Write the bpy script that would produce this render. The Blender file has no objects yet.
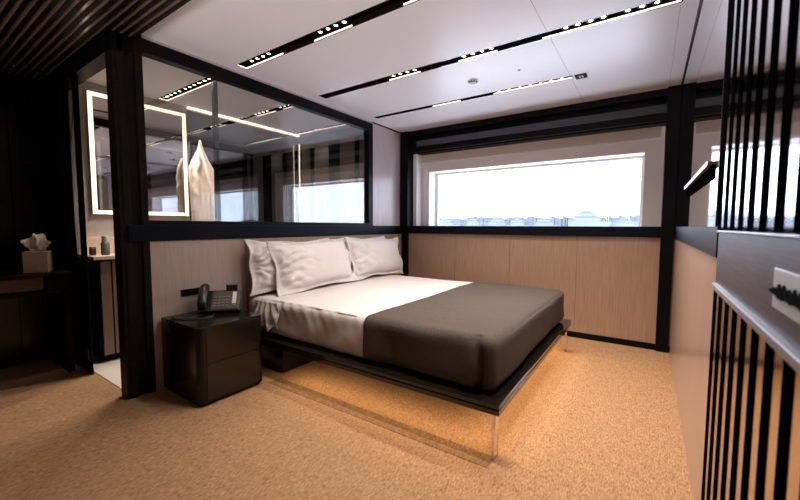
import bpy, bmesh, math, random
from mathutils import Vector, Matrix, noise
random.seed(7)
PI = math.pi
SC = bpy.context.scene
COL = SC.collection
XL, XR, YB, ZC = -2.9, 0.207, 4.285, 2.487      # left partition, right wall, window wall, ceiling

# ------------------------------------------------------------------ materials
MATS = {}
def mat(name, col, rough=.5, metal=0., spec=.5, coat=0., trans=0., emit=None, es=0., ior=1.45):
    m = bpy.data.materials.new(name); m.use_nodes = True
    b = m.node_tree.nodes['Principled BSDF']
    b.inputs['Base Color'].default_value = (*col, 1)
    b.inputs['Roughness'].default_value = rough
    b.inputs['Metallic'].default_value = metal
    b.inputs['Specular IOR Level'].default_value = spec
    b.inputs['Coat Weight'].default_value = coat
    b.inputs['Coat Roughness'].default_value = .08
    b.inputs['Transmission Weight'].default_value = trans
    b.inputs['IOR'].default_value = ior
    if emit:
        b.inputs['Emission Color'].default_value = (*emit, 1)
        b.inputs['Emission Strength'].default_value = es
    MATS[name] = m
    return m

def nodes(m): return m.node_tree.nodes, m.node_tree.links, m.node_tree.nodes['Principled BSDF']

def noisy(m, c1, c2, scale, stretch=(1, 1, 1), detail=4, bump=0., bdist=.002, lo=.35, hi=.65):
    """two-tone noise on the base colour, stretched along object axes, with optional bump"""
    N, L, b = nodes(m)
    tc = N.new('ShaderNodeTexCoord'); mp = N.new('ShaderNodeMapping'); mp.inputs['Scale'].default_value = stretch
    nz = N.new('ShaderNodeTexNoise'); nz.inputs['Scale'].default_value = scale; nz.inputs['Detail'].default_value = detail
    cr = N.new('ShaderNodeValToRGB'); cr.color_ramp.elements[0].position = lo; cr.color_ramp.elements[1].position = hi
    cr.color_ramp.elements[0].color = (*c1, 1); cr.color_ramp.elements[1].color = (*c2, 1)
    L.new(tc.outputs['Object'], mp.inputs['Vector']); L.new(mp.outputs[0], nz.inputs['Vector'])
    L.new(nz.outputs['Fac'], cr.inputs[0]); L.new(cr.outputs[0], b.inputs['Base Color'])
    if bump:
        bp = N.new('ShaderNodeBump'); bp.inputs['Strength'].default_value = bump; bp.inputs['Distance'].default_value = bdist
        L.new(nz.outputs['Fac'], bp.inputs['Height']); L.new(bp.outputs[0], b.inputs['Normal'])
    return m

ceil_m = mat('ceiling lacquer', (.86, .83, .88), .35, spec=.4)
veneer = noisy(mat('pale oak veneer', (.5, .36, .28), .35, coat=.15), (.30, .19, .135), (.37, .245, .175), 14, (7, 7, .25), bump=.02)
veneer_l = noisy(mat('bleached oak veneer', (.55, .45, .40), .4), (.42, .325, .285), (.49, .385, .34), 14, (7, 7, .25), bump=.02)
veneer_h = noisy(mat('headboard veneer', (.47, .32, .235), .4), (.30, .19, .13), (.36, .24, .165), 14, (7, 7, .25))
veneer_r = noisy(mat('satin oak veneer', (.56, .42, .36), .28, coat=.25), (.42, .29, .235), (.50, .355, .29), 16, (8, 8, .22), bump=.01)
pale_panel = noisy(mat('pale grey wood panel', (.62, .54, .55), .3, coat=.2), (.46, .39, .40), (.55, .47, .475), 14, (7, 7, .2))
matte = mat('matte black slat', (.002, .002, .003), .8, spec=0.)
black = mat('black satin metal', (.003, .003, .004), .42, spec=.12)
black_g = mat('black gloss lacquer', (.010, .008, .007), .12, spec=.5, coat=.4)
nsblack = mat('black brown lacquer', (.006, .005, .004), .2, spec=.35, coat=.1)
rail_m = mat('black blue rail', (.005, .006, .010), .4, spec=.12)
rail_m.node_tree.nodes['Principled BSDF'].inputs['Specular Tint'].default_value = (.65, .75, 1, 1)  # blue tint stands in for window sheen on the rail
grey_band = mat('charcoal blind cassette', (.055, .055, .065), .5)
blackwood = noisy(mat('dark stained wood', (.03, .022, .02), .5, spec=.1), (.006, .005, .004), (.015, .010, .008), 8, (.6, .6, 14))
bandwood = noisy(mat('glossy wenge band', (.06, .04, .045), .42, spec=1.), (.03, .02, .024), (.075, .052, .058), 9, (12, .7, 14))
bandwood.node_tree.nodes['Principled BSDF'].inputs['Specular Tint'].default_value = (.72, .80, 1, 1)  # window's blue sheen put into the band's reflection colour
darkpanel = mat('dark lacquer wall', (.008, .008, .009), .25, spec=.5)
darkmirror = mat('soffit carpet reflection', (.20, .14, .11), .22, coat=.6)  # brown base colour paints in the carpet's reflection
mirror_m = mat('mirror', (.80, .79, .80), .02, metal=1.)
mirror_s = mat('satin mirror', (.62, .58, .58), .09, metal=1.)
mirror_b = mat('tinted mirror', (.30, .32, .34), .02, metal=1.)
ledge_m = mat('pale metal ledge', (.36, .39, .47), .35, metal=.5)
chrome = mat('chrome', (.8, .8, .8), .12, metal=1.)
plaster = mat('hull lining', (.80, .70, .69), .5)
lining_w = mat('white window reveal', (.80, .80, .82), .4)
tile = mat('cream floor tile', (.72, .66, .58), .3)
bathwall = mat('taupe bathroom panel', (.46, .40, .36), .35)
stone = mat('beige stone', (.62, .48, .38), .3)
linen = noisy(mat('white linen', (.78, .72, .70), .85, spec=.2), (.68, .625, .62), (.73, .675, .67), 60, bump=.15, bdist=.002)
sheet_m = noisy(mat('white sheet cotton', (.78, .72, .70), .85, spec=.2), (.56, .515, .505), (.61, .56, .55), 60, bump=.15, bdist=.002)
throw_m = noisy(mat('taupe wool throw', (.12, .095, .08), .9, spec=.15), (.060, .047, .041), (.085, .067, .058), 130, bump=.3, bdist=.003)
towel = noisy(mat('cream terry', (.66, .52, .44), .95, spec=.1), (.60, .52, .46), (.68, .595, .53), 70, bump=.3, bdist=.004)
card = noisy(mat('tan tissue box card', (.42, .30, .22), .6), (.40, .28, .20), (.45, .33, .24), 30)
paper = mat('white tissue', (.80, .70, .66), .9)
phone_b = mat('black phone plastic', (.015, .014, .014), .28, spec=.5)
phone_g = mat('grey phone face', (.07, .06, .055), .45)
key_m = mat('phone key', (.16, .14, .125), .5)
lcd_m = mat('phone label strip', (.62, .58, .56), .3)
bluescr = mat('blue phone display', (.22, .28, .45), .2)
white_p = mat('white plastic', (.75, .73, .72), .4)
grey_p = mat('grey plastic', (.10, .11, .12), .45)
brown_p = mat('brown glass', (.07, .035, .02), .2)
lip_glow = mat('spotlit slot lip', (1, .9, .8), .5, emit=(1, .80, .58), es=2.2)
led_b = mat('mirror led', (1, .9, .8), .5, emit=(1, .80, .56), es=1.7)
led_c = mat('cove led', (1, .9, .8), .5, emit=(1, .78, .55), es=3.)
led_u = mat('amber led', (1, .7, .4), .5, emit=(1, .55, .22), es=3)
spot_m = mat('downlight lens', (1, .95, .9), .5, emit=(1, .88, .74), es=14)
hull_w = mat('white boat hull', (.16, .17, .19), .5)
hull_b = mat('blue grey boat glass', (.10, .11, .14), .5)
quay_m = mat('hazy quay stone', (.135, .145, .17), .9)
sea_m = mat('pale sea', (.55, .60, .66), .4)

def carpet_mat(name, k):
    m = mat(name, (.4, .28, .17), .95, spec=.1)
    N, L, b = nodes(m)
    tc = N.new('ShaderNodeTexCoord')
    def layer(scale, st, detail):
        mp = N.new('ShaderNodeMapping'); mp.inputs['Scale'].default_value = st
        nz = N.new('ShaderNodeTexNoise'); nz.inputs['Scale'].default_value = scale; nz.inputs['Detail'].default_value = detail
        L.new(tc.outputs['Object'], mp.inputs['Vector']); L.new(mp.outputs[0], nz.inputs['Vector']); return nz
    a = layer(150, (1., .28, 1), 2); c = layer(46, (1, .25, 1), 3)
    mx = N.new('ShaderNodeMath'); mx.operation = 'MULTIPLY_ADD'; mx.inputs[1].default_value = .72
    sc = N.new('ShaderNodeMath'); sc.operation = 'MULTIPLY'; sc.inputs[1].default_value = .28
    L.new(c.outputs['Fac'], sc.inputs[0]); L.new(a.outputs['Fac'], mx.inputs[0]); L.new(sc.outputs[0], mx.inputs[2])
    cr = N.new('ShaderNodeValToRGB'); e = cr.color_ramp.elements
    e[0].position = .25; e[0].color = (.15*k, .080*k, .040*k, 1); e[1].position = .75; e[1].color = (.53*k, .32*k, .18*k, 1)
    L.new(mx.outputs[0], cr.inputs[0]); L.new(cr.outputs[0], b.inputs['Base Color'])
    bp = N.new('ShaderNodeBump'); bp.inputs['Strength'].default_value = .5; bp.inputs['Distance'].default_value = .004
    L.new(mx.outputs[0], bp.inputs['Height']); L.new(bp.outputs[0], b.inputs['Normal'])
    return m
carpet = carpet_mat('woven tan carpet', 1.)
carpet_d = carpet_mat('shaded carpet band', .62)  # carpet colour darkened to paint the bed frame's shadow

def glass_mat(name, tint, base, fres):
    """thin pane: lets light straight through and mirrors a share of it that grows at a slant"""
    m = bpy.data.materials.new(name); m.use_nodes = True
    N, L = m.node_tree.nodes, m.node_tree.links
    N.clear()
    o = N.new('ShaderNodeOutputMaterial'); mx = N.new('ShaderNodeMixShader')
    t = N.new('ShaderNodeBsdfTransparent'); t.inputs[0].default_value = (*tint, 1)
    g = N.new('ShaderNodeBsdfGlossy'); g.inputs['Roughness'].default_value = .0; g.inputs[0].default_value = (.95, .97, 1, 1)
    lw = N.new('ShaderNodeLayerWeight'); lw.inputs[0].default_value = .35
    ma = N.new('ShaderNodeMath'); ma.operation = 'MULTIPLY_ADD'; ma.inputs[1].default_value = fres; ma.inputs[2].default_value = base
    L.new(lw.outputs['Fresnel'], ma.inputs[0]); L.new(ma.outputs[0], mx.inputs[0])
    L.new(t.outputs[0], mx.inputs[1]); L.new(g.outputs[0], mx.inputs[2]); L.new(mx.outputs[0], o.inputs[0])
    return m
glass_part = glass_mat('partition glass', (.88, .88, .88), .045, .45)
glass_win = glass_mat('window glass', (.96, .98, 1.), .02, .5)
acrylic = mat('clear acrylic', (.95, .95, .93), .03, trans=1., ior=1.46)

# ------------------------------------------------------------------ mesh helpers
def box(bm, x0, x1, y0, y1, z0, z1):
    vs = [bm.verts.new(p) for p in ((x0, y0, z0), (x1, y0, z0), (x1, y1, z0), (x0, y1, z0), (x0, y0, z1), (x1, y0, z1), (x1, y1, z1), (x0, y1, z1))]
    for f in ((0, 3, 2, 1), (4, 5, 6, 7), (0, 1, 5, 4), (1, 2, 6, 5), (2, 3, 7, 6), (3, 0, 4, 7)):
        bm.faces.new([vs[i] for i in f])
    return vs
def cyl(bm, p0, p1, r0, r1=None, n=16, cap=True):
    r1 = r0 if r1 is None else r1
    p0, p1 = Vector(p0), Vector(p1); d = (p1-p0).normalized()
    a = d.orthogonal().normalized(); b = d.cross(a)
    A = [bm.verts.new(p0+(a*math.cos(2*PI*i/n)+b*math.sin(2*PI*i/n))*r0) for i in range(n)]
    B = [bm.verts.new(p1+(a*math.cos(2*PI*i/n)+b*math.sin(2*PI*i/n))*r1) for i in range(n)]
    for i in range(n): bm.faces.new((A[i], A[(i+1) % n], B[(i+1) % n], B[i]))
    if cap: bm.faces.new(A[::-1]); bm.faces.new(B)
def lathe(bm, prof, c=(0, 0, 0), n=20, mod=None):
    rings = []
    for k, (r, z) in enumerate(prof):
        ring = []
        for i in range(n):
            t = 2*PI*i/n; rr = r*(mod(t, k) if mod else 1)
            ring.append(bm.verts.new((c[0]+rr*math.cos(t), c[1]+rr*math.sin(t), c[2]+z)))
        rings.append(ring)
    for A, B in zip(rings, rings[1:]):
        for i in range(n): bm.faces.new((A[i], A[(i+1) % n], B[(i+1) % n], B[i]))
    bm.faces.new(rings[0][::-1]); bm.faces.new(rings[-1])
def tube(bm, pts, r, n=8):
    pts = [Vector(p) for p in pts]; rings = []
    for i, p in enumerate(pts):
        d = (pts[min(i+1, len(pts)-1)]-pts[max(i-1, 0)]).normalized()
        a = d.cross(Vector((.13, .2, .97))).normalized(); b = d.cross(a)
        rings.append([bm.verts.new(p+(a*math.cos(2*PI*k/n)+b*math.sin(2*PI*k/n))*r) for k in range(n)])
    for A, B in zip(rings, rings[1:]):
        for k in range(n): bm.faces.new((A[k], A[(k+1) % n], B[(k+1) % n], B[k]))
    bm.faces.new(rings[0][::-1]); bm.faces.new(rings[-1])
def curve_pts(ctrl, n=10):
    out = []; P = [Vector(c) for c in ctrl]; P = [P[0]]+P+[P[-1]]
    for i in range(1, len(P)-2):
        for k in range(n):
            t = k/n; a, b, c, d = P[i-1:i+3]
            out.append(.5*((2*b)+(c-a)*t+(2*a-5*b+4*c-d)*t*t+(-a+3*b-3*c+d)*t**3))
    out.append(P[-2]); return out
def obj(name, bm, m, parent=None, smooth=False, bevel=0., segs=2, subsurf=0):
    bmesh.ops.recalc_face_normals(bm, faces=bm.faces)
    me = bpy.data.meshes.new(name); bm.to_mesh(me); bm.free()
    me.materials.append(m)
    for p in me.polygons: p.use_smooth = smooth
    o = bpy.data.objects.new(name, me); COL.objects.link(o)
    if parent:
        o.parent = parent
    if bevel:
        md = o.modifiers.new('bevel', 'BEVEL'); md.width = bevel; md.segments = segs; md.limit_method = 'ANGLE'
        md.harden_normals = False
    if subsurf:
        md = o.modifiers.new('sub', 'SUBSURF'); md.levels = subsurf; md.render_levels = subsurf
    return o
def boxes(name, lst, m, parent=None, bevel=0., segs=2):
    bm = bmesh.new()
    for b in lst: box(bm, *b)
    return obj(name, bm, m, parent, bevel=bevel, segs=segs)
def struct(name, lst, m, parent=None, bevel=0.):
    o = boxes(name, lst, m, parent, bevel)
    if not parent: o['kind'] = 'structure'
    return o
def thing(name, label, cat, loc=(0, 0, 0), rot=(0, 0, 0), group=None):
    o = bpy.data.objects.new(name, None); COL.objects.link(o); o.location = loc; o.rotation_euler = rot
    o.empty_display_size = .1
    o['label'] = label; o['category'] = cat
    if group: o['group'] = group
    return o
def tag(o, label, cat, group=None, kind=None):
    o['label'] = label; o['category'] = cat
    if group: o['group'] = group
    if kind: o['kind'] = kind
    return o
def keep(o, parent):
    """parent without moving (parts are modelled in room coordinates)"""
    o.parent = parent
    o.matrix_parent_inverse = parent.matrix_basis.inverted()
    return o

# ------------------------------------------------------------------ the room shell
struct('floor', [(-4.9, XR+.1, -2.5, YB+.05, -.08, 0)], carpet)
struct('floor_bathroom', [(-4.22, -3.02, 1.0, 3.6, -.02, .006)], tile)
struct('trim_carpet_shade', [(-2.36, -.62, 1.68, 1.728, 0, .002), (-2.36, -.62, 1.732, 1.785, 0, .002)], carpet_d)  # painted shadow of the bed edge, split by the seam
struct('ceiling', [(-4.42, XR+.1, 1.085, YB+.6, ZC+.08, ZC+.16)], ceil_m)       # slab over the light slots
# window wall
struct('wall_back', [(XL, XR, YB, YB+.1, .06, 1.095)], veneer)
struct('baseboard_back', [(XL, XR+.06, YB-.012, YB+.02, 0, .06)], black)
bm = bmesh.new()
for x in (-2.06, -1.35, -.63): box(bm, x-.002, x+.002, YB-.0015, YB+.01, .06, 1.095)
o = obj('trim_panel_joints', bm, mat('dark joint', (.16, .10, .07), .6)); o['kind'] = 'structure'
struct('trim_window_rail', [(XL, XR, YB-.03, YB+.26, 1.095, 1.2)], rail_m, bevel=.004)
struct('trim_post_left', [(XL, -2.772, YB-.035, YB+.2, 0, ZC)], black)
struct('trim_post_right', [(.093, XR-.012, YB-.04, YB+.2, 0, ZC)], black, bevel=.003)
struct('trim_window_header', [(-2.772, .093, YB, YB+.25, 2.42, ZC+.02), (-2.772, .093, YB-.01, YB+.02, 2.195, 2.265), (-2.772, .093, YB+.1, YB+.25, 2.195, 2.45)], black)
struct('trim_blind_cassette', [(-2.66, .093, YB+.01, YB+.1, 2.275, 2.345)], grey_band)
struct('wall_window_lining', [(XL, -2.60, YB+.25, YB+.50, .9, 2.75), (-.065, XR+.12, YB+.25, YB+.50, .9, 2.75), (-2.60, -.065, YB+.25, YB+.50, 1.955, 2.75),
                              (-2.60, -.065, YB+.25, YB+.50, .9, 1.17)], plaster)
struct('trim_lining_step', [(-2.72, .06, YB+.235, YB+.25, 2.09, 2.45)], mat('beige lining panel', (.66, .54, .48), .5))
struct('trim_lining_highlight', [(-2.72, .06, YB+.228, YB+.25, 2.075, 2.09)], lining_w)  # highlight on the step's edge, painted as a white strip
struct('trim_window_side', [(-2.765, -2.71, YB+.1, YB+.25, 1.2, 2.2), (-2.66, -2.63, YB+.24, YB+.27, 1.2, 2.0), (-2.602, -2.596, YB+.26, YB+.45, 1.2, 1.955)], lining_w)
wf = boxes('window_1', [(-2.60, -2.56, YB+.45, YB+.49, 1.17, 1.955), (-.095, -.065, YB+.45, YB+.49, 1.17, 1.955), (-2.56, -.095, YB+.45, YB+.49, 1.93, 1.955), (-2.56, -.095, YB+.45, YB+.49, 1.17, 1.2)], lining_w)
wf['kind'] = 'structure'
boxes('window_pane', [(-2.56, -.095, YB+.465, YB+.473, 1.2, 1.93)], glass_win, wf)

# left side: half-height panel, rail, glass partition
struct('wall_left', [(XL-.08, XL, 1.1, YB, .0, 1.085)], veneer_l)
struct('wall_left_upper', [(XL-.08, XL, 3.637, YB, 1.2, ZC+.08)], pale_panel)
struct('trim_left_rail', [(XL-.1, XL+.012, 1.0, YB, 1.085, 1.2)], rail_m, bevel=.003)
w2 = boxes('window_2', [(XL-.06, XL+.008, 1.1, 3.637, 2.374, 2.464), (XL-.06, XL+.008, 3.555, 3.637, 1.2, 2.374), (XL-.06, XL+.004, 1.128, 3.555, 1.2, 1.232)], black)
w2['kind'] = 'structure'
boxes('partition_pane', [(XL-.035, XL-.029, 1.1, 3.56, 1.225, 2.38)], glass_part, w2)
struct('trim_left_corner', [(XL-.002, XL+.008, 3.637, YB-.03, ZC-.014, ZC)], black)
struct('trim_partition_gap', [(XL-.06, XL, 1.085, 3.637, 2.464, ZC)], pale_panel)
# door post
struct('trim_door_post', [(-3.02, -2.905, .96, 1.03, 0, ZC), (-2.955, -2.9, .985, 1.02, 0, ZC), (-3.0, -2.915, 1.03, 1.13, 0, ZC), (-2.955, -2.895, 1.085, 1.13, 0, ZC), (-2.97, -2.893, 1.0, 1.13, 1.085, 1.2)], blackwood, bevel=.003)
# entrance wall of the bathroom, left of the doorway
struct('trim_door_header', [(-4.42, -2.9, .955, 1.05, 2.335, ZC+.1)], black)
dj = boxes('door_1', [(-3.755, -3.635, .970, .98, 0, 2.34), (-4.04, -3.895, .970, .98, 0, 2.34)], black, bevel=.002)
dj['kind'] = 'structure'
boxes('door_side_pane', [(-3.895, -3.755, .974, .977, .9, 2.34)], glass_part, dj)
boxes('door_side_panel', [(-3.895, -3.755, .972, .98, 0, .9)], black, dj)
boxes('strike_plate', [(-3.705, -3.68, .963, .97, .10, .20)], grey_p, dj)
struct('wall_entrance', [(-4.6, -4.03, .96, .985, 0, ZC+.1)], darkpanel)
# slatted left wall and slatted soffit
bm = bmesh.new(); box(bm, -4.6, -4.42, -2.5, .97, 0, ZC+.1)
y = .90
while y > -1.2:
    box(bm, -4.42, -4.395, y-.05, y, 0, 2.41); y -= .135
o = obj('wall_left_slats', bm, mat('black slat wall', (.006, .006, .007), .22, spec=.5)); o['kind'] = 'structure'
bm = bmesh.new(); y = 1.085
while y > -.2:
    box(bm, -4.42, XR+.02, y-.022, y, 2.438, 2.447); y -= .045
o = obj('ceiling_slats', bm, black); o['kind'] = 'structure'
struct('ceiling_soffit', [(-4.5, XR+.1, -2.5, 1.085, 2.446, ZC+.16)], darkmirror)
struct('wall_rear', [(-4.7, XR+.2, -2.6, -2.5, 0, ZC+.1)], bathwall)
# bathroom shell
struct('wall_bathroom_far', [(-4.42, -4.24, .96, 4.9, 0, ZC+.1)], bathwall)
struct('wall_bathroom_mirror', [(-4.24, -4.232, 2.06, 3.60, 1.2, ZC-.03)], mirror_b)
struct('wall_bathroom_end', [(-4.24, XL-.08, 3.6, 3.7, 0, ZC+.1)], mat('grey bathroom panel', (.22, .20, .20), .4))
struct('trim_bathroom_posts', [(-4.24, -4.17, 3.57, 3.602, 1.0, 2.33), (-3.96, -3.90, 3.575, 3.6, .0, 2.33), (-3.60, -3.42, 3.575, 3.6, 0, 2.33), (-3.14, -3.08, 3.575, 3.6, 0, 2.33), (-4.24, -2.98, 3.57, 3.6, 2.33, 2.45),
                               (-4.238, -4.228, 2.06, 3.6, 0, 1.2)], black)
struct('trim_bathroom_post', [(-3.255, -3.215, 1.80, 1.835, 0, ZC)], black)
struct('trim_bathroom_slot', [(-3.24, -3.2, 1.06, 1.80, ZC-.006, ZC+.01)], black)

# ceiling panels around the recessed light slots (slots cut as gaps), joints
S = [(-2.80, .105, 1.76, 1.855), (-2.765, .105, 2.62, 2.71), (-2.755, -.60, 3.487, 3.548)]
SB = [(-4.19, -3.13, 1.76, 1.855), (-4.19, -3.06, 2.62, 2.71), (-4.19, -3.06, 3.487, 3.548)]   # the same rows inside the bathroom
lst = []; yprev = 1.085
for (x0, x1, y0, y1), (u0, u1, _, _) in zip(S, SB):
    lst += [(-4.42, XR+.1, yprev, y0, ZC, ZC+.09), (-4.42, u0, y0, y1, ZC, ZC+.09), (u1, x0, y0, y1, ZC, ZC+.09), (x1, XR+.1, y0, y1, ZC, ZC+.09)]; yprev = y1
lst.append((-4.42, XR+.1, yprev, YB+.6, ZC, ZC+.09))
struct('ceiling_panels', lst, ceil_m)
dark = mat('ceiling joint', (.10, .09, .09), .7)
struct('trim_ceiling_joint', [(-.6135, -.6105, 1.085, 1.76, ZC-.0008, ZC), (-.6135, -.6105, 1.855, 2.62, ZC-.0008, ZC), (-.6135, -.6105, 2.71, 3.48, ZC-.0008, ZC), (-.6135, -.6105, 3.56, YB, ZC-.0008, ZC),
                              (.098, .1, 2.75, YB, ZC-.0008, ZC)], mat('fine joint', (.42, .38, .38), .7))
struct('trim_ceiling_groove', [(.186, .194, 1.085, YB, ZC-.001, ZC)], dark)

# right side: panel, rail, mirror, slatted closet
struct('wall_right', [(XR, XR+.1, 1.72, YB-.0, 0, 1.084)], veneer_r)
struct('wall_right_core', [(XR+.03, XR+.14, -2.5, YB+.2, 0, ZC+.1)], darkpanel)
struct('trim_right_panel_edge', [(XR-.002, XR+.02, 1.72, YB-.06, 1.084, 1.089)], ledge_m)
struct('trim_right_rail', [(XR-.008, XR+.1, 1.70, YB-.04, 1.089, 1.2)], rail_m, bevel=.003)
struct('wall_right_mirror', [(XR-.012, XR+.03, 1.70, YB-.03, 1.2, 2.475)], mirror_m)
struct('trim_mirror_frame', [(XR-.016, XR+.014, 1.70, YB-.06, 2.473, ZC), (XR-.015, XR+.014, 1.69, 1.702, 1.2, ZC)], black)

def slatted(name, z0, z1, label, bw, backm):
    t = thing(name, label, 'slatted panel', (XR, 1.1, z0))
    keep(boxes('mirror_backing', [(XR-.008, XR+.03, -.6, 1.70, z0, z1)], backm), t)
    bm = bmesh.new(); ys = 1.655
    while ys > -.5:
        box(bm, XR-.0098, XR-.006, ys-bw/2, ys+bw/2, z0, z1); ys -= .116
    keep(obj('slats', bm, matte), t)
    return t
slatted('slatted_mirror_panel', 1.19, ZC-.02, 'upper mirrored panel with upright black slats, above dark wood band at right', .050, mirror_s)
slatted('slatted_door_panel', 0, .984, 'lower slatted black panel reflecting the tan carpet, below dark wood band', .052, mat('bronze mirror', (.52, .44, .37), .16, metal=1.))
o = boxes('trim_closet_band', [(XR-.004, XR+.03, -.6, 1.70, 1.003, 1.18)], bandwood); o['kind'] = 'structure'
o = boxes('trim_closet_ledge', [(XR-.018, XR+.03, -.6, 1.675, .984, 1.004), (XR-.01, XR+.03, -.6, 1.70, 1.18, 1.188)], ledge_m, bevel=.003); o['kind'] = 'structure'
t = thing('wall_plate', 'pale metal plate with ragged dark pull, on dark wood band at right edge', 'plate', (XR-.005, .9, 1.07))
keep(boxes('plate', [(XR-.009, XR-.004, .66, .965, 1.049, 1.124)], mat('brushed plate', (.50, .53, .60), .45, metal=.2), bevel=.002), t)
bm = bmesh.new(); top = []; bot = []
for k in range(34):
    yy = .975-k*.0095; e = min(1, k/6)
    top.append((yy, 1.083+e*(.003+(.014 if k % 3 == 0 else .004)*(.6+.6*random.random())))); bot.append((yy, 1.079-e*(.004+.005*random.random())))
A = [bm.verts.new((XR-.0125, p[0], p[1])) for p in top+bot[::-1]]; B = [bm.verts.new((XR-.009, p[0], p[1])) for p in top+bot[::-1]]; n = len(A)
for i in range(n): bm.faces.new((A[i], A[(i+1) % n], B[(i+1) % n], B[i]))
for i in range(33):
    bm.faces.new((A[i], A[i+1], A[n-2-i], A[n-1-i]))
keep(obj('pull', bm, mat('dark green black', (.012, .02, .022), 1., spec=0.)), t)
# shelf on the mirror wall
t = thing('wall_shelf', 'shallow black shelf with pale front edge fixed to mirror beside right window post', 'shelf', (XR, 2.5, 1.45))
keep(boxes('board', [(XR-.031, XR-.012, 1.83, 2.95, 1.437, 1.449)], mat('brown shelf underside', (.22, .13, .10), .35)), t)
keep(boxes('front_edge', [(XR-.0335, XR-.031, 1.83, 2.95, 1.434, 1.452)], ledge_m), t)
keep(boxes('backplate', [(XR-.018, XR-.012, 1.83, 3.05, 1.384, 1.437)], matte), t)

# ------------------------------------------------------------------ ceiling lights
def slot_light(label, s, clusters, segs, watts=None):
    x0, x1, y0, y1 = s
    t = thing('recessed_light_slot', label, 'ceiling light', ((x0+x1)/2, (y0+y1)/2, ZC), group='recessed light slots in the ceiling')
    keep(boxes('channel', [(x0-.004, x1+.004, y0-.004, y0+.003, ZC-.001, ZC+.075), (x0-.004, x1+.004, y1-.003, y1+.004, ZC-.001, ZC+.075), (x0-.004, x0+.003, y0, y1, ZC-.001, ZC+.075), (x1-.003, x1+.004, y0, y1, ZC-.001, ZC+.075),
                           (x0, x1, y0, y1, ZC+.062, ZC+.078)], black_g), t)
    for a, b in segs:
        keep(boxes('glow_strip', [(a, b, y1-.007, y1-.003, ZC+.0005, ZC+.009)] + ([(x0+.003, x0+.007, y0+.003, y1-.007, ZC+.0005, ZC+.006)] if a < x0+.01 else []), lip_glow), t)  # glowing lip paints the spots' light on the slot's far wall
    for cl in clusters:
        for x in cl:
            bm = bmesh.new(); lathe(bm, [(.0, .012), (.019, .012), (.022, 0), (.016, 0), (.014, .008)][::-1], (x, y0+(y1-y0)*.40, ZC+.006), 14)
            r = keep(obj('spot', bm, black, smooth=False), t)
            bm = bmesh.new(); cyl(bm, (x, y0+(y1-y0)*.40, ZC+.008), (x, y0+(y1-y0)*.40, ZC+.012), .0115, n=12)
            l = obj('lens', bm, spot_m); keep(l, t); l.parent = r; l.matrix_parent_inverse = Matrix()
        xc = sum(cl)/len(cl)
        ld = bpy.data.lights.new('slot_spot', 'SPOT'); ld.energy = watts or SPOT_W*len(cl)/4*((.14 if xc < -2.2 else .45 if xc < -1.5 else 1.6) if y0 < 2 else .8 if xc < -1.5 else 1.35); ld.color = (1, .86, .74); ld.spot_size = math.radians(124); ld.spot_blend = 1.; ld.shadow_soft_size = .035
        lo = bpy.data.objects.new('slot_spot', ld); COL.objects.link(lo); lo.location = (xc, (y0+y1)/2, ZC-.012)
    return t
SPOT_W = 54
def sq(c, n=4, d=.072): return [c+(i-(n-1)/2)*d for i in range(n)]
slot_light('long black light slot nearest the camera, crossing ceiling above bed foot', S[0], [sq(-2.54), sq(-1.77), sq(-.95), sq(-.2)], [(-2.80, -2.33), (-1.99, -1.64), (-1.24, -.8), (-.45, .1)])
slot_light('long black light slot in middle of ceiling, above centre of bed', S[1], [sq(-1.775), sq(-1.115), sq(-.395), sq(-.05)], [(-1.96, -1.64), (-1.29, -.98), (-.66, .10)])
slot_light('shorter narrow light slot closest to the window', S[2], [sq(-1.15, 3, .1), sq(-.82, 4, .09)], [(-1.99, -1.66), (-1.31, -.605)])
slot_light('black light slot with bright lamps in bathroom ceiling above the lit mirror', SB[0], [sq(-3.95, 4, .085), sq(-3.58, 4, .085), sq(-3.27, 3, .085)], [(-4.19, -3.13)], 75)
slot_light('black light slot in bathroom ceiling behind the robe', SB[1], [sq(-3.75), sq(-3.3)], [(-3.9, -3.55), (-3.42, -3.1)], 34)
slot_light('thin light slot along the end wall of bathroom ceiling', SB[2], [sq(-3.7, 3)], [(-4.19, -3.06)], 10)
t = thing('smoke_detector', 'round smoke detector with dark vents on white ceiling', 'detector', (-1.348, 3.124, ZC))
bm = bmesh.new(); lathe(bm, [(.05, 0), (.05, -.005), (.044, -.008)], n=28); obj('base', bm, white_p, t, smooth=False)
bm = bmesh.new(); lathe(bm, [(.032, -.008), (.032, -.015), (.024, -.02)], n=24); obj('sensor_head', bm, mat('sensor cream', (.55, .42, .34), .5), t)
bm = bmesh.new()
for k in range(8): a = k*PI/4; box(bm, .034*math.cos(a)-.006, .034*math.cos(a)+.006, .034*math.sin(a)-.006, .034*math.sin(a)+.006, -.014, -.009)
obj('vent', bm, dark, t)
bm = bmesh.new(); cyl(bm, (-.941, 3.12, ZC-.004), (-.941, 3.12, ZC+.002), .011, n=14)
tag(obj('ceiling_sensor', bm, grey_p), 'tiny dark round sensor on ceiling between the two light slots', 'sensor')
t = thing('ceiling_sign', 'small dark square panel with pale mark at end of narrow light slot', 'sign', (-.535, 3.535, ZC))
obj('panel', (lambda b: (box(b, -.045, .045, -.05, .05, -.006, .001), b)[1])(bmesh.new()), mat('slate square', (.035, .045, .05), .9, spec=.05), t)
bm = bmesh.new(); box(bm, -.016, -.004, -.022, .022, -.0075, -.006); box(bm, .006, .018, -.022, .022, -.0075, -.006)
obj('symbol', bm, mat('sign mark', (.45, .48, .48), .4), t)

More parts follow.
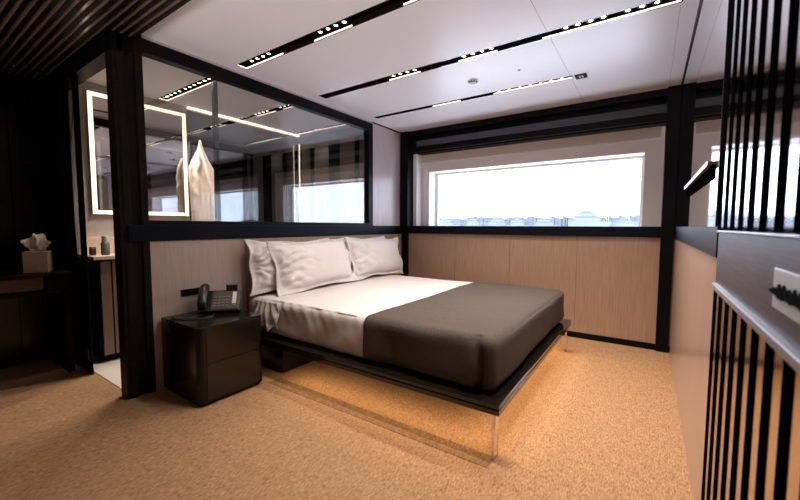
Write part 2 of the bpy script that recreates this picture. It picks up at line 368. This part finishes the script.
# ------------------------------------------------------------------ bed
BX0, BX1, BY0, BY1, BZ = -2.86, -.585, 1.745, 3.79, .30
bed = thing('platform_bed', 'black low platform bed on clear corner leg, lit amber from beneath', 'bed', (-1.75, 2.77, 0))
bm = bmesh.new(); box(bm, BX0, BX1, BY0, BY1, BZ-.022, BZ); box(bm, BX0, BX1-.012, BY0+.012, BY1-.012, BZ-.028, BZ-.022); box(bm, BX0, BX1, BY0, BY1, BZ-.056, BZ-.028)
keep(obj('platform', bm, black_g, bevel=.002), bed)
for ya, sg in ((BY0+.012, 1), (BY1-.012, -1)):
    xa = BX1-.032
    yl = sorted((ya, ya+sg*.065))
    fin = keep(boxes('leg', [(xa-.006, xa+.006, yl[0], yl[1], 0, BZ-.056)], acrylic, bevel=.001), bed)
    fin['label'] = 'clear acrylic leg'
    for nm, bx, mm in (('bracket', (xa-.009, xa+.009, min(ya+sg*.006, ya+sg*.06), max(ya+sg*.006, ya+sg*.06), BZ-.145, BZ-.056), chrome), ('edge_strip', (xa-.0065, xa+.0065, min(ya-sg*.003, ya+sg*.004), max(ya-sg*.003, ya+sg*.004), 0, BZ-.056), chrome)):
        br = boxes(nm, [bx], mm); br.parent = fin
keep(boxes('plinth', [(BX0, -2.52, 1.86, 3.62, .01, BZ-.056), (-2.514, -2.395, 1.845, 3.63, .01, BZ-.056)], nsblack, bevel=.006), bed)
keep(boxes('headboard', [(XL+.003, XL+.038, 1.862, 4.24, .10, 1.083)], veneer_h, bevel=.002), bed)
keep(boxes('glow_strip', [(-2.3, BX1-.12, BY0+.10, BY0+.11, BZ-.064, BZ-.056), (BX1-.12, BX1-.11, BY0+.10, BY1-.10, BZ-.064, BZ-.056), (-2.3, BX1-.12, BY1-.11, BY1-.10, BZ-.064, BZ-.056)], led_u), bed)

def rbox(x0, x1, y0, y1, z0, z1, r, step=.035, disp=None):
    """rounded block with a fine even grid, optionally pushed by disp(p, n)"""
    bm = bmesh.new()
    def axis(a, b):
        n = max(2, int((b-a-2*r)/step)); inner = [a+r+(b-a-2*r)*i/n for i in range(n+1)]
        arc = [r*(1-math.cos(t)) for t in (0, .25, .5, .75, 1.)]
        lo = [a+r*k for k in (0, .12, .35, .65)]; hi = [b-r*k for k in (.65, .35, .12, 0)]
        return lo+inner+hi
    AX, AY, AZ = axis(x0, x1), axis(y0, y1), axis(z0, z1)
    cache = {}
    def v(i, j, k):
        key = (i, j, k)
        if key in cache: return cache[key]
        p = Vector((AX[i], AY[j], AZ[k]))
        c = Vector((min(max(p.x, x0+r), x1-r), min(max(p.y, y0+r), y1-r), min(max(p.z, z0+r), z1-r)))
        d = p-c; n = Vector((0, 0, 1))
        if d.length > 1e-6:
            n = d.normalized(); p = c+n*r
        if disp: p = disp(p, n)
        cache[key] = bm.verts.new(p); return cache[key]
    nx, ny, nz = len(AX)-1, len(AY)-1, len(AZ)-1
    for i in range(nx):
        for j in range(ny):
            for k in (0, nz): bm.faces.new((v(i, j, k), v(i+1, j, k), v(i+1, j+1, k), v(i, j+1, k)))
    for i in range(nx):
        for k in range(nz):
            for j in (0, ny): bm.faces.new((v(i, j, k), v(i+1, j, k), v(i+1, j, k+1), v(i, j, k+1)))
    for j in range(ny):
        for k in range(nz):
            for i in (0, nx): bm.faces.new((v(i, j, k), v(i, j+1, k), v(i, j+1, k+1), v(i, j, k+1)))
    bmesh.ops.recalc_face_normals(bm, faces=bm.faces)
    return bm
def cut(bm, test):
    dl = [f for f in bm.faces if test(f)]
    bmesh.ops.delete(bm, geom=dl, context='FACES')
    return bm
MX0, MX1, MY0, MY1, MZ0, MZ1 = -2.82, -.655, 1.83, 3.715, BZ+.002, .582
tag(obj('mattress', rbox(MX0+.01, MX1-.06, MY0+.09, MY1-.09, MZ0, MZ1-.015, .05, .1), linen, smooth=True), 'thick white mattress lying on black platform bed', 'mattress')
def nz3(p, s, seed=0): return noise.noise(Vector((p.x*s+seed, p.y*s, p.z*s)))
def sheet_disp(p, n):
    q = p.copy()
    if n.y < -.5 or p.y < MY0+.02:      # near side: slanting drag wrinkles
        t = max(0, min(1, (p.z-MZ0)/(MZ1-MZ0)))
        w = .5+.5*nz3(p, 3., 4)
        q.y += -.012*math.sin(60*(p.x+.45*p.z)+3*nz3(p, 6))*w*t - .014*nz3(p, 6, 2) + .01*t*t
    elif n.z > .5:
        q.z += .006*nz3(p, 2.3, 9) + .002*nz3(p, 9, 1)
    return q
sb = rbox(MX0-.012, -1.40, MY0-.012, MY1+.012, MZ0, MZ1+.010, .055, .02, sheet_disp)
cut(sb, lambda f: f.normal.z < -.7 or (f.normal.x > .7))
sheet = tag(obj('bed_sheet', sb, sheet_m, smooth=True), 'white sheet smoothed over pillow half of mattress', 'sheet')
# bunched fold of the sheet on its near side by the pillows
bm = bmesh.new(); NU, NV = 60, 26; g = []
for j in range(NV+1):
    v = j/NV; row = []
    for i in range(NU+1):
        u = i/NU
        x = -2.70+.30*u + .02*v*math.sin(5*u)
        bot = .345+.05*abs(math.sin(2.6*PI*u+.4))+(.10 if u < .1 else 0)*(1-u/.1)
        z = MZ1+.002-(MZ1-bot)*v
        fan = (u-.55)*1.1*v
        pl = .017*math.sin(34*(u*(1-.35*v)+.12*v)+1.2*math.sin(4*u))*min(1, 2.2*v)*(1-.2*v)
        y = MY0-.018-.022*min(1, v*3)*math.sin(PI*min(1, max(0, u)))-pl-.012*v+.006*noise.noise(Vector((u*7, v*5, 1)))
        row.append(bm.verts.new((x-.06*v*(.5-u), y, z)))
    g.append(row)
for j in range(NV):
    for i in range(NU): bm.faces.new((g[j][i], g[j][i+1], g[j+1][i+1], g[j+1][i]))
fo = obj('tucked_fold', bm, sheet_m, sheet, smooth=True)
md = fo.modifiers.new('thick', 'SOLIDIFY'); md.thickness = .004; md.offset = -1
fo['label'] = 'bunched gathered fold of sheet'

def throw_disp(p, n):
    q = p.copy()
    t = max(0, min(1, (p.z-MZ0)/(MZ1-MZ0)))
    if n.z > .6:
        q.z += .006*nz3(p, 2, 3)+.0015*nz3(p, 11, 3) - .012*max(0, (p.x+.95)/.3)**2*max(0, 1-abs(p.y-2.7)/1.2)
    if n.y < -.3:                        # near side: soft drops, hospital corner pocket at the foot
        q.y += .012*nz3(p, 4, 6)-.007*math.sin(13*p.x+5*p.z)*(1-t*.6)
        q.y += .075*math.exp(-((p.x+.712+.12*(t-.5)**2)/.017)**2)*(1-.45*t)
        st = 1/(1+math.exp(max(-30, min(30, (p.x+.728)/.004))))
        q.y -= .045*st*math.exp(-max(0, -.728-p.x)/.09)*(.35+.65*math.sin(PI*min(1, t*.9+.1)))
    if n.x > .3:
        q.x += .012*nz3(p, 3.5, 8)+.006*math.sin(9*p.y+2*p.z)*(1-t)
        q.z += 0
    if t < .12:
        q.z += .03*max(0, nz3(Vector((p.x, p.y, 0)), 4, 5))*(1-t/.12)
    return q
tb = rbox(-1.60, MX1+.022, MY0-.022, MY1+.022, MZ0+.002, MZ1+.024, .062, .02, throw_disp)
cut(tb, lambda f: f.normal.z < -.7 or f.calc_center_median().x < -1.515)
th = tag(obj('bed_throw', tb, throw_m, smooth=True), 'dark taupe wool throw covering foot half of bed', 'blanket')
md = th.modifiers.new('thick', 'SOLIDIFY'); md.thickness = .008; md.offset = -1

def pillow_mesh(W, H, T, seed, crease=1.):
    """soft pillow with a flat flange and puckers running in from the near end; local: x width, z height, y thickness"""
    bm = bmesh.new(); nu, nv = 64, 44; fl = .055
    def prof(a, h): # 0 at the seam, 1 in the middle
        e = max(0., 1-abs(a)/(h-fl)) if abs(a) < h-fl else 0.
        return 1-(1-e)**2.6
    def pt(i, j, s):
        a = -W/2+W*i/nu; b = -H/2+H*j/nv
        p = (prof(a, W/2)**.55)*(prof(b, H/2)**.6)
        ins = .035*(1-(2*b/H)**2)*(abs(2*a/W)**6) ; insb = .03*(1-(2*a/W)**2)*(abs(2*b/H)**6)
        x = a*(1-ins/(W/2)); z = b*(1-insb/(H/2))
        ed = max(abs(2*a/W), abs(2*b/H))
        near = math.exp(-((a+W/2)/(.27*W))**2)
        ph_ = math.atan2(b, a+W/2+.10)
        rg = abs(math.sin(9*ph_+5*noise.noise(Vector((a*5, b*6, seed)))))**.7-.6
        wr = (.050*rg*(.6+.6*noise.noise(Vector((a*6, b*8, seed+5))))+.036*noise.noise(Vector((a*10, b*20, seed+3))))*near*crease
        wr += .006*noise.noise(Vector((a*6, b*6, seed+7)))+.007*noise.noise(Vector((a*3+2, b*14, seed)))*math.exp(-((a-W/2)/(.15*W))**2)
        flw = .016*noise.noise(Vector((a*9, b*9, seed+11)))*max(0, ed-.8)/.2 + .012*math.sin(22*b+seed)*max(0, abs(2*a/W)-.85)/.15
        y = s*(T/2*p+.004)+wr*s*min(1, p*2.5)+flw*1.5
        return Vector((x, y, z + .02*noise.noise(Vector((a*4, b*3, seed+20)))*ed))
    for s in (-1, 1):
        g = [[bm.verts.new(pt(i, j, s)) for j in range(nv+1)] for i in range(nu+1)]
        for i in range(nu):
            for j in range(nv): bm.faces.new((g[i][j], g[i+1][j], g[i+1][j+1], g[i][j+1]))
    bmesh.ops.remove_doubles(bm, verts=bm.verts, dist=.0005)
    # close the rim
    edges = [e for e in bm.edges if len(e.link_faces) == 1]
    try: bmesh.ops.bridge_loops(bm, edges=edges)
    except Exception: pass
    return bm
def pillow(label, yc, xb, zb, W, H, T, lean, roll, seed, yaw=0, crease=1.):
    o = obj('pillow', pillow_mesh(W, H, T, seed, crease), linen, smooth=True)
    tag(o, label, 'pillow', 'white pillows against the headboard')
    # local x -> +Y (room), local y -> -X (back), local z -> up leaning back
    M = Matrix(((0, -1, 0), (1, 0, 0), (0, 0, 1))).to_4x4()
    R = Matrix.Rotation(yaw, 4, 'Z') @ Matrix.Rotation(-lean, 4, 'Y') @ Matrix.Rotation(roll, 4, 'X')
    up = R @ Vector((0, 0, H/2))
    o.matrix_world = Matrix.Translation(Vector((xb, yc, zb))+up) @ R @ M
    return o
L_ = math.radians
pillow('white pillow behind, left of bed, its puckered end showing by nightstand', 2.275, -2.722, .592, .98, .49, .14, L_(10), L_(-1), 1.3, crease=1.2)
pillow('white pillow behind the front one farthest from nightstand', 3.30, -2.722, .592, .98, .485, .14, L_(10), L_(1), 8.1)
pillow('white pillow in front nearest the nightstand', 2.48, -2.60, .588, 1.03, .50, .17, L_(17), L_(1), 4.2, crease=1.3)
pillow('white pillow in front nearest the window', 3.45, -2.62, .588, 1.02, .49, .17, L_(15), L_(-1.5), 6.7, crease=.7)

# ------------------------------------------------------------------ nightstands, phone, socket
def ns_profile(bm, x0, x1, y0, y1, z0, z1, r):
    pts = [(x0, y0)]
    for k in range(9):
        a = -PI/2+PI/2*k/8; pts.append((x1-r+r*math.cos(a), y0+r+r*math.sin(a)))
    for k in range(9):
        a = PI/2*k/8; pts.append((x1-r+r*math.cos(a), y1-r+r*math.sin(a)))
    pts.append((x0, y1))
    A = [bm.verts.new((*p, z0)) for p in pts]; B = [bm.verts.new((*p, z1)) for p in pts]; n = len(pts)
    for i in range(n): bm.faces.new((A[i], A[(i+1) % n], B[(i+1) % n], B[i]))
    bm.faces.new(A[::-1]); bm.faces.new(B)
def nightstand(y0, y1, label):
    t = thing('nightstand', label, 'nightstand', (-2.62, (y0+y1)/2, 0))
    bm = bmesh.new(); ns_profile(bm, -2.88, -2.365, y0, y1, .025, .535, .045)
    keep(obj('body', bm, nsblack, bevel=.003), t)
    keep(boxes('plinth', [(-2.87, -2.40, y0+.02, y1-.02, 0, .027)], black), t)
    for z0, z1 in ((.04, .285), (.29, .522)):
        keep(boxes('drawer', [(-2.40, -2.361, y0+.05, y1-.045, z0, z1)], mat('drawer front', (.012, .008, .006), .25, coat=.15), bevel=.002), t)
    return t
nightstand(1.172, 1.655, 'black lacquer two-drawer nightstand with rounded corner, carrying desk phone')
bm = bmesh.new()
s = tag(boxes('wall_socket', [(XL-.001, XL+.010, 1.322, 1.47, .662, .712)], black, bevel=.002), 'black strip wall socket on wood panel above nightstand', 'socket')

ph = thing('desk_phone', 'black office desk phone with corded handset standing on nightstand', 'phone', (-2.715, 1.52, .535), (0, 0, math.atan2(.78, .62)))
ph.scale = (1.16, 1.16, 1.16)
# local: x along the keypad's width, -y to the front, z up; wedge body
def wedge(bm, w0, w1, prof):
    A = [bm.verts.new((w0, y, z)) for y, z in prof]; B = [bm.verts.new((w1, y, z)) for y, z in prof]; n = len(prof)
    for i in range(n): bm.faces.new((A[i], A[(i+1) % n], B[(i+1) % n], B[i]))
    bm.faces.new(A[::-1]); bm.faces.new(B)
bm = bmesh.new(); wedge(bm, -.125, .125, [(-.075, .006), (-.085, .024), (.045, .135), (.07, .128), (.03, .006)])
obj('base', bm, phone_b, ph, bevel=.004)
th_ = math.atan2(.111, .13)
F = Matrix.Translation((0, -.085, .024)) @ Matrix.Rotation(th_, 4, 'X')       # face plane: x width, y up the slope
def onface(name, m, rects, h=.003, z=.0005, parent=None, bevel=0):
    bm = bmesh.new()
    for x0, x1, y0, y1 in rects: box(bm, x0, x1, y0, y1, z-.002, z+h)
    bmesh.ops.transform(bm, matrix=F, verts=bm.verts)
    return obj(name, bm, m, parent or ph, bevel=bevel)
onface('face', phone_g, [(-.045, .12, .012, .160)], .002)
onface('keys', key_m, [(-.032+.024*i, -.015+.024*i, .028+.024*j, .042+.024*j) for i in range(4) for j in range(4)], .0065, bevel=.001)
onface('display', mat('phone lcd', (.12, .11, .09), .15), [(-.038, .055, .132, .154)], .004)
onface('label_strip', lcd_m, [(.078, .102, .052, .148)], .0045)
onface('side_keys', key_m, [(.078, .089, .030, .044), (.092, .103, .030, .044)], .006)
bm = bmesh.new(); tube(bm, curve_pts([(0, .010, .028), (0, .02, .055), (0, .07, .066), (0, .12, .062), (0, .165, .050), (0, .178, .022)], 6), .0215, 12)
bmesh.ops.scale(bm, vec=(1.25, 1, 1), verts=bm.verts)
bmesh.ops.transform(bm, matrix=Matrix.Translation((-.088, -.085, .024)) @ Matrix.Rotation(th_, 4, 'X'), verts=bm.verts)
obj('handset', bm, phone_b, ph, smooth=True)
bm = bmesh.new(); wedge(bm, .035, .105, [(.035, .125), (.028, .172), (.036, .176), (.052, .125)])
sc_ = obj('tilted_display', bm, phone_b, ph, bevel=.002)
bm = bmesh.new(); wedge(bm, .042, .098, [(.0265, .170), (.0275, .178), (.036, .178), (.035, .170)]); obj('screen', bm, bluescr, sc_)
bm = bmesh.new()
cord1 = curve_pts([(-2.80, 1.42, .541), (-2.70, 1.36, .5395), (-2.68, 1.27, .5395), (-2.74, 1.19, .5395), (-2.755, 1.166, .525), (-2.75, 1.162, .47), (-2.735, 1.163, .45)])
tube(bm, cord1, .0042, 7)
cord2 = curve_pts([(-2.72, 1.46, .540), (-2.60, 1.40, .5395), (-2.60, 1.31, .5395), (-2.68, 1.225, .5395), (-2.80, 1.21, .5395)])
tube(bm, cord2, .0042, 7)
co = obj('cord', bm, mat('phone cord', (.05, .045, .042), .25)); keep(co, ph); co.matrix_parent_inverse = (Matrix.Translation(ph.location) @ Matrix.Rotation(ph.rotation_euler.z, 4, 'Z') @ Matrix.Scale(1.16, 4)).inverted()

# ------------------------------------------------------------------ bathroom behind the glass
mz0, mz1, my0, my1 = 1.30, 2.40, 1.19, 2.03
t = thing('lit_mirror', 'rectangular mirror with glowing white border above vanity', 'mirror', (-4.2, 1.61, 1.85))
keep(boxes('mirror_glass', [(-4.238, -4.205, my0, my1, mz0, mz1)], mirror_m), t)
w = .034
keep(boxes('light_border', [(-4.21, -4.202, my0, my0+w, mz0, mz1), (-4.21, -4.202, my1-w, my1, mz0, mz1), (-4.21, -4.202, my0+w, my1-w, mz0, mz0+w), (-4.21, -4.202, my0+w, my1-w, mz1-w, mz1)], led_b), t)
tag(boxes('cove_light', [(-4.225, -4.20, 2.06, 3.60, ZC-.015, ZC-.004)], led_c), 'thin glowing light line along top of bathroom far wall', 'light')
tag(boxes('corner_light', [(-4.176, -4.168, 3.560, 3.569, 1.05, 2.36)], led_c), 'upright glowing light line in bathroom corner', 'light')
t = thing('vanity_unit', 'dark vanity cabinet with upright panels seen through bathroom doorway', 'cabinet', (-4.03, 1.55, 0))
keep(boxes('carcass', [(-4.236, -3.86, 1.11, 1.96, .06, .90)], black, bevel=.003), t)
for k in range(10):
    y0 = 1.115+.084*k
    keep(boxes('front_panel', [(-3.86, -3.842, y0, y0+.074, .07, .885)], mat('brown vanity door', (.17, .11, .085), .3, coat=.2), bevel=.003), t)
keep(boxes('toe_kick', [(-4.236, -3.9, 1.13, 1.95, 0, .06)], black), t)
tag(boxes('vanity_counter', [(-4.236, -3.80, 1.06, 1.97, .905, .935)], stone, bevel=.004), 'beige stone countertop on bathroom vanity', 'countertop')
tag(boxes('backsplash', [(-4.236, -4.20, 1.06, 1.96, .937, 1.08)], stone, bevel=.003), 'low beige upstand at back of vanity counter', 'backsplash')
def bottle(label, x, y, r, h, m, capm, z0=.936):
    t = thing('bottle', label, 'bottle', (x, y, z0))
    bm = bmesh.new(); lathe(bm, [(r*.9, 0), (r, .006), (r, h*.62), (r*.5, h*.72)], n=18); obj('body', bm, m, t, smooth=True)
    bm = bmesh.new(); lathe(bm, [(r*.72, h*.69), (r*.75, h*.72), (r*.75, h), (r*.6, h*1.01)], n=18); obj('cap', bm, capm, t, smooth=False)
    return t
bottle('dark bottle with tall pale grey cap on vanity counter', -3.95, 1.19, .032, .165, grey_p, mat('pale cap', (.42, .42, .42), .4))
def jar(label, x, y, r, h, m):
    t = thing('jar', label, 'jar', (x, y, .936), group='small toiletry jars along back of vanity')
    bm = bmesh.new(); lathe(bm, [(r*.9, 0), (r, .005), (r, h*.75), (r*.9, h*.8)], n=16); obj('body', bm, m, t, smooth=True)
    bm = bmesh.new(); lathe(bm, [(r*1.02, h*.78), (r*1.02, h), (r*.9, h*1.02)], n=16); obj('lid', bm, grey_p, t)
jar('small brown toiletry jar at back of vanity, left of tall bottle', -3.99, 1.112, .024, .07, brown_p)
jar('small dark toiletry jar just right of tall bottle', -4.08, 1.345, .024, .075, grey_p)
jar('small brown toiletry jar at back of vanity, second right of tall bottle', -4.09, 1.42, .026, .07, brown_p)
bm = bmesh.new(); lathe(bm, [(.028, 0), (.034, .09), (.031, .09), (.026, .006)], (-3.92, 1.31, .936), 18)
tag(obj('cup', bm, white_p, smooth=True), 'white cup on vanity counter beside doorpost', 'cup')

# bathrobe on a hook of the far wall
t = thing('bathrobe', 'cream terry bathrobe hanging beside lit mirror behind glass', 'bathrobe', (-4.12, 2.135, 1.0))
bm = bmesh.new(); rings = []; nA = 72
prof = [(1.13, .012, .012, 0), (1.09, .022, .02, 0), (1.02, .045, .035, .0), (.95, .085, .05, .0), (.88, .125, .06, .005), (.80, .165, .075, .02), (.70, .175, .085, .03), (.60, .165, .09, .03), (.48, .15, .09, .02), (.34, .14, .09, .015), (.2, .14, .09, .01), (.02, .145, .09, .01), (-.15, .15, .09, .01)]
prof = [(z, a, b, c) for z, a, b, c in prof]
fine = []
for (p, q) in zip(prof, prof[1:]):
    for k in range(5): fine.append(tuple(p[m]+(q[m]-p[m])*k/5 for m in range(4)))
fine.append(prof[-1])
for z, a, b, c in fine:
    ring = []
    for i in range(nA):
        th2 = 2*PI*i/nA
        f = 1+min(.16, a)*(.9*math.sin(7*th2+2.2*z)+.5*math.sin(13*th2-3*z+1)+.8*noise.noise(Vector((math.cos(th2)*2, math.sin(th2)*2, z*3))))
        ring.append(bm.verts.new((b*f*math.cos(th2), c+.78*a*f*math.sin(th2), z)))
    rings.append(ring)
for A, B in zip(rings, rings[1:]):
    for i in range(nA): bm.faces.new((A[i], A[(i+1) % nA], B[(i+1) % nA], B[i]))
bm.faces.new(rings[0]); bm.faces.new(rings[-1][::-1])
obj('robe_body', bm, towel, t, smooth=True)
# sleeve and lapel
bm = bmesh.new(); pts = curve_pts([(.05, -.06, .93), (.075, -.095, .82), (.085, -.105, .6), (.08, -.095, .38), (.075, -.09, .2)], 8); tube(bm, pts, .04, 14)
for v in bm.verts: v.co += Vector((noise.noise(v.co*14), noise.noise(v.co*14+Vector((3, 3, 3))), 0))*.016
obj('sleeve', bm, towel, t, smooth=True)
bm = bmesh.new(); pts = curve_pts([(.03, -.02, 1.02), (.075, .0, .88), (.10, .03, .7), (.11, .07, .5), (.11, .10, .3), (.11, .115, .05)], 8); tube(bm, pts, .022, 10)
obj('lapel', bm, towel, t, smooth=True)
bm = bmesh.new(); cyl(bm, (-.13, 0, 1.14), (.0, 0, 1.14), .007); cyl(bm, (-.135, 0, 1.14), (-.125, 0, 1.14), .025)
tag(obj('robe_hook', bm, chrome), 'small chrome wall hook holding the bathrobe', 'hook').location = (-4.12, 2.135, 1.0)

# ------------------------------------------------------------------ console and tissue box at left
t = thing('console_desk', 'dark wooden console with slim drawer against black slatted wall', 'desk', (-4.1, .2, 0))
keep(boxes('top', [(-4.39, -3.83, -1.2, .93, .80, .825)], blackwood, bevel=.003), t)
d = keep(boxes('drawer', [(-3.87, -3.845, .05, .76, .70, .795)], noisy(mat('brown drawer front', (.06, .035, .03), .35), (.05, .03, .024), (.085, .05, .042), 8, (.6, .6, 14)), bevel=.003), t)
keep(boxes('apron', [(-4.39, -3.87, -1.2, .93, .69, .80)], blackwood), t)
keep(boxes('lower_rail', [(-4.39, -3.86, -1.2, .93, .655, .685)], blackwood, bevel=.002), t)
for yy in (.90, -1.17):
    keep(boxes('leg', [(-4.38, -3.86, yy-.02, yy+.02, 0, .655)], blackwood), t)
t = thing('tissue_box', 'tan cube tissue box with white tissue sticking up, on dark console', 'tissue box', (-3.985, .765, .826), (0, 0, L_(-24)))
bm = bmesh.new(); box(bm, -.07, .07, -.072, .072, 0, .165); obj('box', bm, card, t, bevel=.004)
bm = bmesh.new(); lathe(bm, [(.04, .1655), (.04, .1675)], n=24); obj('opening', bm, mat('slot dark', (.08, .05, .04), .8), t)
bm = bmesh.new(); nu, nv = 26, 18; g = []
for j in range(nv+1):
    v = j/nv; row = []
    for i in range(nu+1):
        u = i/nu*2-1
        wdt = .02+.07*v**.6
        x = .045*math.sin(6*u+2.5*v)*(.3+v)*.8+.02*noise.noise(Vector((u*3, v*3, 2)))
        yv = u*wdt+.03*v*noise.noise(Vector((u*2, v*2, 5)))
        z = .16+.115*v*(1+.25*math.cos(2.2*u-.6)*v-.35*max(0, u)*v)+.03*noise.noise(Vector((u*5, v*5, 9)))
        row.append(bm.verts.new((x, yv, z)))
    g.append(row)
for j in range(nv):
    for i in range(nu): bm.faces.new((g[j][i], g[j][i+1], g[j+1][i+1], g[j+1][i]))
ti = obj('tissue', bm, paper, t, smooth=True)
md = ti.modifiers.new('thick', 'SOLIDIFY'); md.thickness = .0012

# ------------------------------------------------------------------ outside: water, quay and boats
o = boxes('sea', [(-900, 700, 12, 1500, -5.2, -5)], sea_m); o['kind'] = 'structure'
bm = bmesh.new(); x = -520.
while x < 260:
    w_ = random.uniform(1, 5); h_ = random.uniform(7.6, 10.2)
    box(bm, x, x+w_, 330, 336, -5, h_); x += w_+random.uniform(-.4, .8)
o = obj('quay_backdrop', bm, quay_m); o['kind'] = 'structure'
def boat(x, y, Lh, k, lab, grp=None):
    t = thing('moored_boat', lab, 'boat', (x, y, -5), group=grp)
    bm = bmesh.new()
    for s, (zz, sx) in enumerate(((0, .9), (3.2*k, 1.), )): pass
    P0 = [(-Lh/2*.92, -2), (Lh/2*.8, -2), (Lh/2*.9, 0), (Lh/2*.8, 2), (-Lh/2*.92, 2)]; P1 = [(-Lh/2, -2.6), (Lh/2*.86, -2.6), (Lh/2*1.08, 0), (Lh/2*.86, 2.6), (-Lh/2, 2.6)]
    A = [bm.verts.new((*p, 0)) for p in P0]; B = [bm.verts.new((*p, 9*k)) for p in P1]
    for i in range(5): bm.faces.new((A[i], A[(i+1) % 5], B[(i+1) % 5], B[i]))
    bm.faces.new(A[::-1]); bm.faces.new(B); obj('hull', bm, hull_w, t)
    bm = bmesh.new(); box(bm, -Lh*.36, Lh*.28, -2.2, 2.2, 9*k, 11.5*k); box(bm, -Lh*.3, Lh*.18, -1.8, 1.8, 12.4*k, 14.4*k); box(bm, -Lh*.18, Lh*.06, -1.2, 1.2, 15.2*k, 16.6*k); obj('superstructure', bm, hull_w, t)
    bm = bmesh.new(); box(bm, -Lh*.34, Lh*.25, -2, 2, 11.5*k, 12.4*k); box(bm, -Lh*.27, Lh*.14, -1.6, 1.6, 14.4*k, 15.2*k); obj('window_band', bm, hull_b, t)
    bm = bmesh.new(); cyl(bm, (-Lh*.06, 0, 16.6*k), (-Lh*.06, 0, 22*k), .3*k, n=6); cyl(bm, (Lh*.05, 0, 14*k), (Lh*.05, 0, 21*k), .3*k, n=6); obj('mast', bm, hull_b, t)
    return t
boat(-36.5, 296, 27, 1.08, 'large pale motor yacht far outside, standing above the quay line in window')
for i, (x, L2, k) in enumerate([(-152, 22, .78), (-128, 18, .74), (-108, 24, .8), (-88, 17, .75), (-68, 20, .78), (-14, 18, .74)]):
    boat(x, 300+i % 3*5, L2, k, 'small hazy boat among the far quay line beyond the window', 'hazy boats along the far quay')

# ------------------------------------------------------------------ light
wd = bpy.data.worlds.new('overcast sky'); SC.world = wd; wd.use_nodes = True
N, L = wd.node_tree.nodes, wd.node_tree.links
bg = N['Background']; bg.inputs[0].default_value = (.82, .89, 1., 1); bg.inputs[1].default_value = 8.
def area(name, loc, rot, sx, sy, power, col, spread=180):
    ld = bpy.data.lights.new(name, 'AREA'); ld.shape = 'RECTANGLE'; ld.size = sx; ld.size_y = sy; ld.energy = power; ld.color = col; ld.spread = math.radians(spread)
    o = bpy.data.objects.new(name, ld); COL.objects.link(o); o.location = loc; o.rotation_euler = rot; return o
amber = (1, .68, .38)
area('under_bed_near', (-1.45, BY0+.10, BZ-.068), (0, 0, 0), 1.6, .02, 4, amber)
area('under_bed_foot', (BX1-.10, (BY0+BY1)/2, BZ-.068), (0, 0, PI/2), 1.8, .02, 4.5, amber)
area('under_bed_far', (-1.45, BY1-.10, BZ-.068), (0, 0, 0), 1.6, .02, 5, amber)
area('added_ceiling_fill', (-1.35, 7.2, .0), (PI+.45, 0, 0), 6, 3.5, 340, (.84, .90, 1))  # unseen fill added low outside to brighten the ceiling through the window
area('added_rear_fill', (-.3, -1.0, 2.38), (0, 0, 0), .8, .5, 5, (1, .80, .64))  # weak warm fill added behind the camera, no fitting there
rl = area('added_ceiling_wash', (-.9, -1.7, 1.05), (0, 0, 0), 1.8, .7, 27, (1, .92, .89), 85)  # up-tilted fill added behind the camera to lift the ceiling
rl.rotation_euler = Vector((-.15, .70, .56)).to_track_quat('-Z', 'Y').to_euler()
ld = bpy.data.lights.new('added_box_spot', 'SPOT'); ld.energy = 9; ld.color = (1, .82, .66); ld.spot_size = L_(26); ld.spot_blend = .6; ld.shadow_soft_size = .03  # unseen narrow spot added to brighten the tissue box
lo = bpy.data.objects.new('added_box_spot', ld); COL.objects.link(lo); lo.location = (-3.45, .85, 2.38); lo.rotation_euler = (Vector((-3.98, .77, .95))-lo.location).to_track_quat('-Z', 'Y').to_euler()

# ------------------------------------------------------------------ camera
cam = bpy.data.cameras.new('camera'); co = bpy.data.objects.new('camera', cam); COL.objects.link(co); SC.camera = co
f, yaw, pitch, roll = 365.02, .59804, .06641, .003211
cam.sensor_width = 36; cam.lens = f/800*36; cam.clip_start = .02; cam.clip_end = 3000
fw = Vector((-math.sin(yaw)*math.cos(pitch), math.cos(yaw)*math.cos(pitch), -math.sin(pitch)))
rt = Vector((math.cos(yaw), math.sin(yaw), 0)); up = rt.cross(fw)
r2 = rt*math.cos(roll)+up*math.sin(roll); u2 = -rt*math.sin(roll)+up*math.cos(roll)
M = Matrix((r2, u2, -fw)).transposed().to_4x4(); M.translation = (0, 0, 1.2); co.matrix_world = M
cam.dof.use_dof = True; cam.dof.focus_distance = 2.9; cam.dof.aperture_fstop = 2.8

SC.view_settings.view_transform = 'Standard'; SC.view_settings.look = 'None'; SC.view_settings.exposure = 0.
SC.cycles.max_bounces = 10; SC.cycles.glossy_bounces = 6; SC.cycles.transparent_max_bounces = 12; SC.cycles.transmission_bounces = 6
SC.cycles.use_denoising = True; SC.cycles.sample_clamp_indirect = 4; SC.cycles.caustics_refractive = False; SC.cycles.caustics_reflective = False
